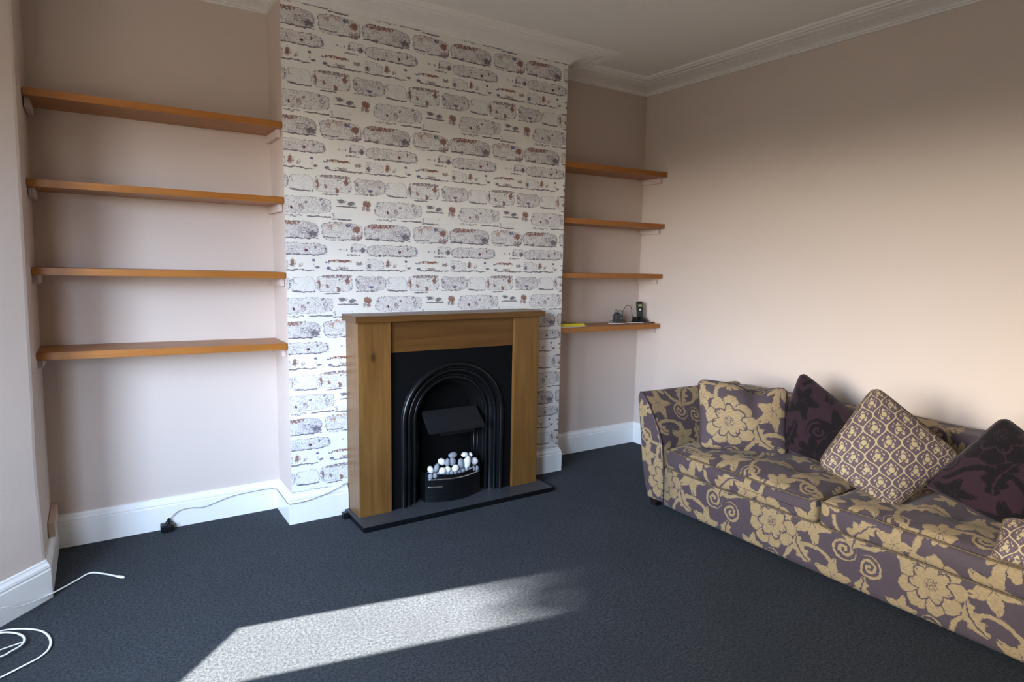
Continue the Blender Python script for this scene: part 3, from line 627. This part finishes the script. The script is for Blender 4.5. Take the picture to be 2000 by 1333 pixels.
# carried on beyond the frame so that the coil closes on itself
finish('lead', flat_cable([(-1.04, -0.70, 0.006)] and [(-1.36, -0.92, 0.006), (-1.149, -0.802, 0.006), (-1.097, -0.770, 0.006), (-1.050, -0.738, 0.006), (-1.025, -0.700, 0.006), (-1.019, -0.645, 0.006), (-1.033, -0.584, 0.006), (-1.061, -0.535, 0.006), (-1.118, -0.493, 0.008), (-1.185, -0.478, 0.010), (-1.27, -0.53, 0.010), (-1.31, -0.62, 0.010), (-1.27, -0.70, 0.012), (-1.160, -0.678, 0.014), (-1.133, -0.658, 0.014), (-1.106, -0.632, 0.014), (-1.098, -0.602, 0.014), (-1.105, -0.568, 0.014), (-1.130, -0.530, 0.014), (-1.177, -0.505, 0.016), (-1.24, -0.54, 0.016), (-1.25, -0.62, 0.018), (-1.20, -0.645, 0.018), (-1.165, -0.636, 0.018), (-1.095, -0.606, 0.012)]), 'whitep', t, smooth=True)
tag(finish('wall_box', bx(-1.046, -1.0215, -0.02, 0.250, 0.165, 0.228, bev=0.002), 'board', origin=(-1.035, 0.16, 0.165)), 'small pale painted box in the corner above the left alcove skirting', 'box')

# ------------------------------------------------------------------ things on the lowest right shelf
ZS = 0.9685
def zsf(x): return 0.970 + (0.965-0.970)*(x-W)/(XR-W) + 0.0006
bm = bx(1.80, 2.035, 0.050, 0.240, zsf(1.9), zsf(1.9)+0.0035); bmesh.ops.rotate(bm, verts=bm.verts, cent=(1.92, 0.13, 0), matrix=Matrix.Rotation(0.05, 3, 'Z'))
tag(finish('paper_sheets', bm, 'paper', origin=(1.92, 0.13, zsf(1.9))), 'white papers under the yellow booklets on the lowest right shelf', 'paper')
for k in range(2):
    z0 = zsf(1.9)+0.0040+k*0.0085
    tt = thing('yellow_booklet', ('lower of two yellow booklets stacked at the left end of the lowest right shelf', 'upper of two yellow booklets stacked at the left end of the lowest right shelf')[k], 'booklet', (1.91, 0.14, z0), 'yellow booklets')
    xa = 2.020-k*0.008
    finish('spine', bx(1.81, xa, 0.0595, 0.0618, z0, z0+0.0078), 'yellow', tt)
    for nm, a, b_, mm in (('cover', 0, 0.0022, 'yellow'), ('pages', 0.0022, 0.0054, 'paper'), ('cover', 0.0054, 0.0078, 'yellow')):
        e = 0.001 if nm == 'pages' else 0
        finish(nm, bx(1.81, xa-e, 0.062+e, 0.225-e, z0+a, z0+b_), mm, tt)
bm = bmesh.new(); zt_ = zsf(1.9)+0.0215; nx = 8
g_ = [[bm.verts.new((1.885+0.085*i/nx, 0.10+0.075*j/nx, zt_+0.001+0.010*abs(math.sin(i*1.1+j*0.8))*math.sin(PI*i/nx))) for j in range(nx+1)] for i in range(nx+1)]
for i in range(nx):
    for j in range(nx): bm.faces.new([g_[i][j], g_[i+1][j], g_[i+1][j+1], g_[i][j+1]])
bmesh.ops.solidify(bm, geom=bm.faces[:], thickness=0.0006)
tag(finish('crumpled_wrapper', bm, 'paper', origin=(1.92, 0.13, zt_)), 'crumpled pale wrapper lying on top of the yellow booklets', 'wrapper')
# charger
cx_, cy_ = 2.442, 0.200; z0 = zsf(cx_)
t = thing('phone_charger', 'dark grey square power adapter standing left of the cordless phone', 'charger', (cx_, cy_, z0))
bm = bx(cx_-0.029, cx_+0.029, cy_-0.022, cy_+0.022, z0, z0+0.066, bev=0.006, seg=3); finish('adapter_body', bm, 'dgrey', t)
finish('adapter_cap', bx(cx_-0.015, cx_+0.015, cy_-0.012, cy_+0.012, z0+0.066, z0+0.080, bev=0.004), 'dgrey', t)
bm = bmesh.new(); lathe(bm, [(0.0035, -0.001), (0.0035, 0.004)], (0, 0, 0), 10); bmesh.ops.rotate(bm, verts=bm.verts, matrix=Matrix.Rotation(PI/2, 3, 'X')); bmesh.ops.translate(bm, verts=bm.verts, vec=(cx_+0.021, cy_-0.0215, z0+0.035)); finish('light', bm, 'whitep', t)
for pp in ([(cx_, cy_, z0+0.078), (cx_-0.01, cy_-0.005, z0+0.100), (cx_-0.035, cy_-0.01, z0+0.085), (cx_-0.045, cy_-0.008, z0+0.03), (cx_-0.06, cy_-0.01, z0+0.020), (cx_-0.09, cy_-0.012, z0+0.012), (cx_-0.11, cy_-0.02, z0+0.003)],
           [(cx_+0.005, cy_, z0+0.078), (cx_+0.02, cy_-0.01, z0+0.095), (cx_+0.035, cy_-0.02, z0+0.07), (cx_+0.025, cy_-0.03, z0+0.01), (cx_+0.045, cy_-0.035, z0+0.0035), (cx_+0.09, cy_-0.03, z0+0.0035)],
           [(cx_+0.09, cy_, z0+0.0035), (cx_+0.06, cy_+0.01, z0+0.03), (cx_+0.055, cy_-0.0, z0+0.08), (cx_+0.09, cy_-0.0, z0+0.125), (cx_+0.135, cy_, z0+0.118), (cx_+0.150, cy_, z0+0.06), (cx_+0.155, cy_-0.01, z0+0.03)]):
    bm = bmesh.new(); tube(bm, smooth_path(pp), 0.0022, 6); finish('lead', bm, 'dgrey', t, smooth=True)
# cordless phone: handset standing in its charging base
px_, py_ = 2.635, 0.165; z0 = zsf(px_)
t = dock = thing('charging_dock', 'black charging dock holding the cordless handset in the corner', 'charger', (px_, py_, z0))
bm = bmesh.new(); n = 24
prof = [(0.070, 0), (0.072, 0.006), (0.066, 0.018), (0.045, 0.034), (0.028, 0.042)]
rows = [[bm.verts.new((px_+0.006+r*1.0*math.cos(2*PI*k/n), py_+r*0.72*math.sin(2*PI*k/n), z0+z)) for k in range(n)] for r, z in prof]
for A, B in zip(rows, rows[1:]):
    for k in range(n): bm.faces.new([A[k], A[(k+1) % n], B[(k+1) % n], B[k]])
bm.faces.new(rows[0][::-1]); bm.faces.new(rows[-1]); finish('base_body', bm, 'black', t, smooth=True)
finish('cradle_lip', bx(px_-0.065, px_-0.040, py_-0.03, py_+0.01, z0+0.001, z0+0.045, bev=0.005), 'black', t)
t = thing('cordless_phone', 'black cordless phone handset with green screen standing upright', 'phone', (px_, py_-0.005, z0+0.035))
Rm = Matrix.Rotation(-0.13, 4, 'X') @ Matrix.Rotation(-0.35, 4, 'Z')
def hs(name, bm, mm, **k):
    bmesh.ops.rotate(bm, verts=bm.verts, matrix=Matrix.Rotation(-0.30, 3, 'Z')); bmesh.ops.rotate(bm, verts=bm.verts, matrix=Matrix.Rotation(-0.10, 3, 'X'))
    bmesh.ops.translate(bm, verts=bm.verts, vec=(px_, py_-0.005, z0+0.036)); return finish(name, bm, mm, t, **k)
bm = bmesh.new(); fs = box(bm, -0.025, 0.025, -0.012, 0.012, 0, 0.125)
for v in bm.verts:
    if v.co.z < 0.01: v.co.x *= 0.86
bmesh.ops.bevel(bm, geom=bm.edges[:], offset=0.007, segments=3, affect='EDGES'); hs('handset_body', bm, 'black', smooth=False)
hs('screen', bx(-0.016, 0.016, -0.0135, -0.0115, 0.080, 0.104, bev=0.0008), 'screen')
bm = bmesh.new(); bmesh.ops.create_uvsphere(bm, u_segments=14, v_segments=8, radius=1)
for v in bm.verts: v.co = Vector((v.co.x*0.0095, -0.012+v.co.y*0.003, 0.062+v.co.z*0.0085))
hs('button', bm, 'whitep', smooth=True)
bm = bmesh.new()
for i in range(3):
    for j in range(4): box(bm, -0.016+i*0.012, -0.008+i*0.012, -0.0132, -0.0115, 0.010+j*0.010, 0.0165+j*0.010)
hs('keypad', bm, 'dgrey')
tc = [(2.66+0.055*math.cos(k*0.55), 0.095+0.022*math.sin(k*0.55), zsf(2.66)+0.003+0.0012*(k/11)) for k in range(40)]
bm = bmesh.new(); tube(bm, tc, 0.0024, 6); finish('cord', bm, 'brownp', dock, smooth=True)
bm = bmesh.new(); tube(bm, smooth_path([(2.33, 0.17, 0.9715), (2.38, 0.13, 0.9715), (2.45, 0.12, 0.9715), (2.50, 0.15, 0.9715), (2.555, 0.125, 0.9715), (2.60, 0.09, 0.9715)]), 0.0025, 6)
tag(finish('white_lead', bm, 'paper', origin=(2.45, 0.13, 0.9685), smooth=True), 'pale thin lead lying on the shelf in front of the adapter', 'cord')

# ------------------------------------------------------------------ sofa
SX0, SX1 = 1.845, 2.700
def set_uv(bm, fn):
    l = bm.loops.layers.uv.verify()
    for f in bm.faces:
        n = f.normal
        for lp in f.loops: lp[l].uv = fn(lp.vert.co, n)
def sofa_uv(co_, n, sx=SX0, ztop=0.40, oy=0.0):
    ax, ay, az = abs(n.x), abs(n.y), abs(n.z)
    if az > ax and az > ay: return (-co_.y+oy, ztop+(co_.x-sx))
    if ax >= ay: return (-co_.y+oy, co_.z)
    return (co_.x-sx, co_.z)
def cushion(x0, x1, y0, y1, z0, z1, r, n, crown, bulge, seed, amp):
    bm = bmesh.new(); bmesh.ops.create_cube(bm, size=2.0)
    bmesh.ops.subdivide_edges(bm, edges=bm.edges[:], cuts=n, use_grid_fill=True)
    uvl = bm.loops.layers.uv.verify(); bm.normal_update()
    fa = {}
    for f in bm.faces: fa[f.index] = None
    cx, cy, cz = (x0+x1)/2, (y0+y1)/2, (z0+z1)/2; hx, hy, hz = (x1-x0)/2, (y1-y0)/2, (z1-z0)/2
    flat = {v: v.co.copy() for v in bm.verts}
    norms = {f: f.normal.copy() for f in bm.faces}
    for v in bm.verts:
        u = flat[v]; p = Vector((u.x*hx, u.y*hy, u.z*hz))
        q = Vector((max(-hx+r, min(hx-r, p.x)), max(-hy+r, min(hy-r, p.y)), max(-hz+r, min(hz-r, p.z))))
        d = p-q
        if d.length > 1e-9: p = q + d.normalized()*r*min(1, max(abs(d.x), abs(d.y), abs(d.z))/r)
        k = (1-u.x**2)*(1-u.y**2); ke = (1-u.y**4)
        if u.z > 0: p.z += crown*(k**0.6)*u.z
        if u.x < 0: p.x -= bulge*ke*(1-abs(u.z)**2)*(-u.x)
        w = Vector((cx+p.x, cy+p.y, cz+p.z)); nn = mnoise.noise(w*5.5 + Vector((seed, 0, 0)))*amp + mnoise.noise(w*14 + Vector((0, seed, 0)))*amp*0.35
        if u.z > 0 and amp > 0.012:
            for ty in (-0.5, 0.0, 0.5):
                for tx in (-0.30, 0.35):
                    d2 = ((u.x-tx)*hx)**2 + ((u.y-ty)*hy)**2; nn -= 0.016*math.exp(-d2/0.0035)
            nn += 0.006*mnoise.noise(Vector((w.x*3, w.y*26, seed)))*(1-u.x**2)
        w.z += nn*(1 if u.z > 0 else 0.25); v.co = w
    for f in bm.faces:
        nf = norms[f]
        for lp in f.loops:
            uv_ = sofa_uv(lp.vert.co, nf, x0, z1, 0.0); lp[uvl].uv = uv_
    return bm
def edge_loop(x0, x1, y0, y1, z, r, crown=0, bulge=0, seed=0, amp=0, n=26):
    """piping path round a cushion"""
    pts = []
    for (ax, ay, bx_, by) in ((x0, y0, x0, y1), (x0, y1, x1, y1), (x1, y1, x1, y0), (x1, y0, x0, y0)):
        for k in range(n):
            t_ = k/n; x = ax+(bx_-ax)*t_; y = ay+(by-ay)*t_
            w = Vector((x, y, z)); nn = mnoise.noise(w*5.5 + Vector((seed, 0, 0)))*amp
            rr = 0.015
            xx = min(max(x, x0), x1); pts.append(Vector((xx, y, z+nn)))
    # round the corners a little
    N = len(pts); out = []
    for i in range(N): out.append((pts[i-1]+pts[i]*2+pts[(i+1) % N])/4)
    return out
t = thing('sofa', 'low gold and aubergine floral sofa along the right wall', 'sofa', (2.28, -1.815, 0))
bm = cushion(SX0, SX1, -2.74, -0.885, 0.030, 0.262, 0.018, 14, 0, 0, 3, 0.0); finish('base', bm, 'sofa', t, smooth=True)
ymid = -3.63
def arm(mirror):
    bm = bmesh.new(); uvl = bm.loops.layers.uv.verify()
    prof = [(-0.775, 0.045), (-0.745, 0.12), (-0.715, 0.24), (-0.700, 0.33), (-0.682, 0.45), (-0.662, 0.57), (-0.654, 0.625), (-0.658, 0.648), (-0.672, 0.658), (-0.690, 0.660), (-0.706, 0.652), (-0.728, 0.628), (-0.765, 0.580), (-0.805, 0.515), (-0.840, 0.455), (-0.864, 0.400), (-0.880, 0.300), (-0.890, 0.180), (-0.896, 0.045)]
    if mirror: prof = [(ymid-y, z) for y, z in prof]
    xs = [SX0+0.000, SX0+0.004, SX0+0.012, SX0+0.03] + [SX0+0.03+(SX1-SX0-0.03)*k/14 for k in range(1, 15)]
    c = (sum(p[0] for p in prof)/len(prof), 0.33); rows = []
    for i, x in enumerate(xs):
        ins = (0.010, 0.004, 0.001, 0)[i] if i < 4 else 0
        row = []
        for y, z in prof:
            s = 1 - ins/0.09
            zz = c[1]+(z-c[1])*(1-ins/0.33); yy = c[0]+(y-c[0])*s
            if z > 0.5: zz -= 0.012*(x-SX0)/(SX1-SX0)
            row.append(bm.verts.new((x, yy, zz)))
        rows.append(row)
    per = [0]
    for a, b_ in zip(prof, prof[1:]): per.append(per[-1]+math.dist(a, b_))
    n = len(prof)
    for i in range(len(xs)-1):
        for j in range(n):
            f = bm.faces.new([rows[i][j], rows[i][(j+1) % n], rows[i+1][(j+1) % n], rows[i+1][j]])
            jj = [(i, j), (i, j+1), (i+1, j+1), (i+1, j)]
            for lp, (a, b_) in zip(f.loops, jj): lp[uvl].uv = (xs[a]-SX0+0.32, (per[b_] if b_ < n else per[-1]+0.12)*-1+1.0)
    f = bm.faces.new(rows[0][::-1])
    for lp in f.loops: lp[uvl].uv = (-lp.vert.co.y, lp.vert.co.z)
    f = bm.faces.new(rows[-1]); bmesh.ops.recalc_face_normals(bm, faces=bm.faces)
    o = finish('arm', bm, 'sofa', t, smooth=True)
    for p in o.data.polygons:
        if len(p.vertices) > 4: p.use_smooth = False
    bm = bmesh.new(); tube(bm, [(SX0+0.001, y*0.997+c[0]*0.003, z*0.995+0.0015) for y, z in prof[8:]] , 0.0035, 6)
    finish('piping', bm, 'pipe_d', o, origin=t.location, smooth=True)
    return o
arm(False); arm(True)
bm = cushion(2.50, 2.705, -2.895, -0.735, 0.10, 0.652, 0.030, 24, 0.004, 0.0, 7, 0.010); finish('backrest', bm, 'sofa', t, smooth=True)
for x in (SX0+0.045, SX1-0.06):
    for y in (-0.800, ymid+0.800):
        bm = bmesh.new(); vs0 = [(-.022, -.022), (.022, -.022), (.022, .022), (-.022, .022)]
        lo = [bm.verts.new((x+a, y+b_, 0.0005)) for a, b_ in vs0]; hi = [bm.verts.new((x+a*1.35, y+b_*1.35, 0.048)) for a, b_ in vs0]
        bm.faces.new(lo[::-1]); bm.faces.new(hi)
        for k in range(4): bm.faces.new([lo[k], lo[(k+1) % 4], hi[(k+1) % 4], hi[k]])
        finish('foot', bm, 'foot', t)
# loose seat cushions
for k, (y1, y0, lab, sd) in enumerate(((-0.905, -1.812, 'gold floral seat cushion nearest the fireplace end of the sofa', 1.7), (-1.824, -2.725, 'gold floral seat cushion at the near end of the sofa', 6.3))):
    x0 = SX0-0.014; z0, z1 = 0.258, 0.372
    tt = thing('seat_cushion', lab, 'cushion', ((x0+2.5)/2, (y0+y1)/2, z0), 'sofa seat cushions')
    bm = cushion(x0, 2.515, y0, y1, z0, z1, 0.026, 44, 0.050, 0.010, sd, 0.016)
    b = finish('cushion_cover', bm, 'sofa', tt, smooth=True)
    for nm_z in (z1-0.004, z0+0.006):
        top = nm_z > 0.3
        pts = edge_loop(x0-0.0005, 2.515, y0+0.001, y1-0.001, nm_z, 0.02, seed=sd, amp=0.014 if top else 0.0035)
        bm = bmesh.new(); tube(bm, pts, 0.0040, 6, closed=True); finish('piping', bm, 'pipe', b, origin=tt.location, smooth=True)

# ------------------------------------------------------------------ scatter cushions
def pillow(name, label, cat, corners, thick, m, pm, seed, nrm_out, group, n=44, wr=0.006, rotuv=0.0, chop=None, pinch=0.018, uvo=(0, 0)):
    A, B, Cc, Dd = [Vector(c) for c in corners]   # top-left, top-right, bottom-right, bottom-left as seen from the room
    wdt = ((B-A).length+(Cc-Dd).length)/2; hgt = ((Dd-A).length+(Cc-B).length)/2
    N = (B-A).cross(Dd-A).normalized(); N = N if N.dot(Vector(nrm_out)) > 0 else -N
    ctr = (A+B+Cc+Dd)/4; lowz = min(c.z for c in (A, B, Cc, Dd))
    t = thing(name, label, cat, (ctr.x, ctr.y, lowz), group)
    def P(u, v):
        base = A*(1-u)*(1-v)+B*u*(1-v)+Cc*u*v+Dd*(1-u)*v
        su, sv = 2*u-1, 2*v-1
        eu = (B-A).normalized(); ev = (Dd-A).normalized()
        base = base - eu*(su*abs(su)**2*pinch*wdt*(1-sv*sv)) - ev*(sv*abs(sv)**2*pinch*hgt*(1-su*su))
        kk = (su*sv)**10
        base = base + (ctr-base)*0.075*kk
        if chop:
            uc, wc, dep = chop; base = base + ev*(dep*math.exp(-((u-uc)/wc)**2)*(1-v)**2)
        return base
    def H(u, v):
        su, sv = 2*u-1, 2*v-1
        h_ = ((1-su*su)*(1-sv*sv)); h_ = h_**0.55
        w = Vector((u*wdt, v*hgt, seed)); e = 1-(max(abs(su), abs(sv)))**4
        r_ = math.sin((math.atan2(sv, su))*9 + seed)*max(abs(su), abs(sv))**2*e
        hh = thick*h_ + (mnoise.noise(w*7)*1.4*wr + r_*wr*0.7)*e*min(1, h_*2)
        if chop:
            uc, wc, dep = chop; hh -= 0.030*math.exp(-((u-uc)/(wc*0.55))**2)*max(0, 1-v*1.5)*h_
        return hh
    bm = bmesh.new(); uvl = bm.loops.layers.uv.verify(); G = {}
    for side in (1, -1):
        for i in range(n+1):
            for j in range(n+1):
                if side == -1 and (i in (0, n) or j in (0, n)): G[(side, i, j)] = G[(1, i, j)]; continue
                u, v = i/n, j/n; u = 0.5-0.5*math.cos(PI*u)*0.35-(0.5-u)*0.65 if True else u; v = 0.5-0.5*math.cos(PI*v)*0.35-(0.5-v)*0.65
                G[(side, i, j)] = bm.verts.new(P(u, v)+N*H(u, v)*side*(1 if side > 0 else 0.8))
    cr, sr = math.cos(rotuv), math.sin(rotuv)
    for side in (1, -1):
        for i in range(n):
            for j in range(n):
                q = [(i, j), (i+1, j), (i+1, j+1), (i, j+1)]
                if side == -1: q = q[::-1]
                f = bm.faces.new([G[(side, a, b_)] for a, b_ in q])
                for lp, (a, b_) in zip(f.loops, q):
                    U, V_ = a/n*wdt, (1-b_/n)*hgt; lp[uvl].uv = (U*cr-V_*sr+uvo[0], U*sr+V_*cr+uvo[1])
    bmesh.ops.recalc_face_normals(bm, faces=bm.faces)
    body = finish('cover', bm, m, t, smooth=True)
    pts = [P(k/30, 0) for k in range(30)]+[P(1, k/30) for k in range(30)]+[P(1-k/30, 1) for k in range(30)]+[P(0, 1-k/30) for k in range(30)]
    bm = bmesh.new(); tube(bm, pts, 0.0038, 6, closed=True); finish('piping', bm, pm, t, smooth=True)
    return t
PG = 'scatter cushions on the sofa'
out = (-0.8, -0.5, 0.3)
pillow('scatter_cushion', 'floral cushion with a dent in its top, in the sofa corner by the arm', 'cushion',
       [(2.018, -0.947, 0.766), (2.318, -1.319, 0.750), (2.222, -1.402, 0.400), (1.935, -1.056, 0.400)], 0.075, 'sofa', 'pipe_d', 2.2, out, PG, chop=(0.64, 0.15, 0.050), wr=0.007, uvo=(.02, .03), pinch=0.02)
pillow('scatter_cushion', 'dark aubergine velvet cushion on its corner behind the floral one', 'cushion',
       [(2.384, -1.343, 0.845), (2.450, -1.771, 0.578), (2.330, -1.680, 0.345), (2.225, -1.300, 0.442)], 0.075, 'velvet', 'pipe_d', 5.1, out, PG, rotuv=0.6, uvo=(.2, .1))
pillow('scatter_cushion', 'gold ogee patterned cushion balanced on one corner in the middle', 'cushion',
       [(2.194, -1.835, 0.865), (2.263, -2.190, 0.609), (2.004, -2.053, 0.378), (1.893, -1.762, 0.513)], 0.070, 'ogee', 'pipe', 8.4, out, PG, rotuv=-0.72, wr=0.004, pinch=0.0)
pillow('scatter_cushion', 'dark aubergine velvet cushion at the right edge of the view', 'cushion',
       [(2.355, -2.290, 0.800), (2.345, -2.620, 0.593), (2.150, -2.440, 0.375), (2.125, -2.100, 0.483)], 0.080, 'velvet', 'pipe_d', 3.3, out, PG, rotuv=0.4, uvo=(.05, .28))
pillow('scatter_cushion', 'gold ogee patterned cushion cut off by the near edge of the view', 'cushion',
       [(1.893, -2.481, 0.519), (2.020, -2.800, 0.540), (1.800, -2.860, 0.410), (1.752, -2.500, 0.408)], 0.070, 'ogee', 'pipe', 1.2, (-0.5, 0, 0.8), PG, wr=0.006)
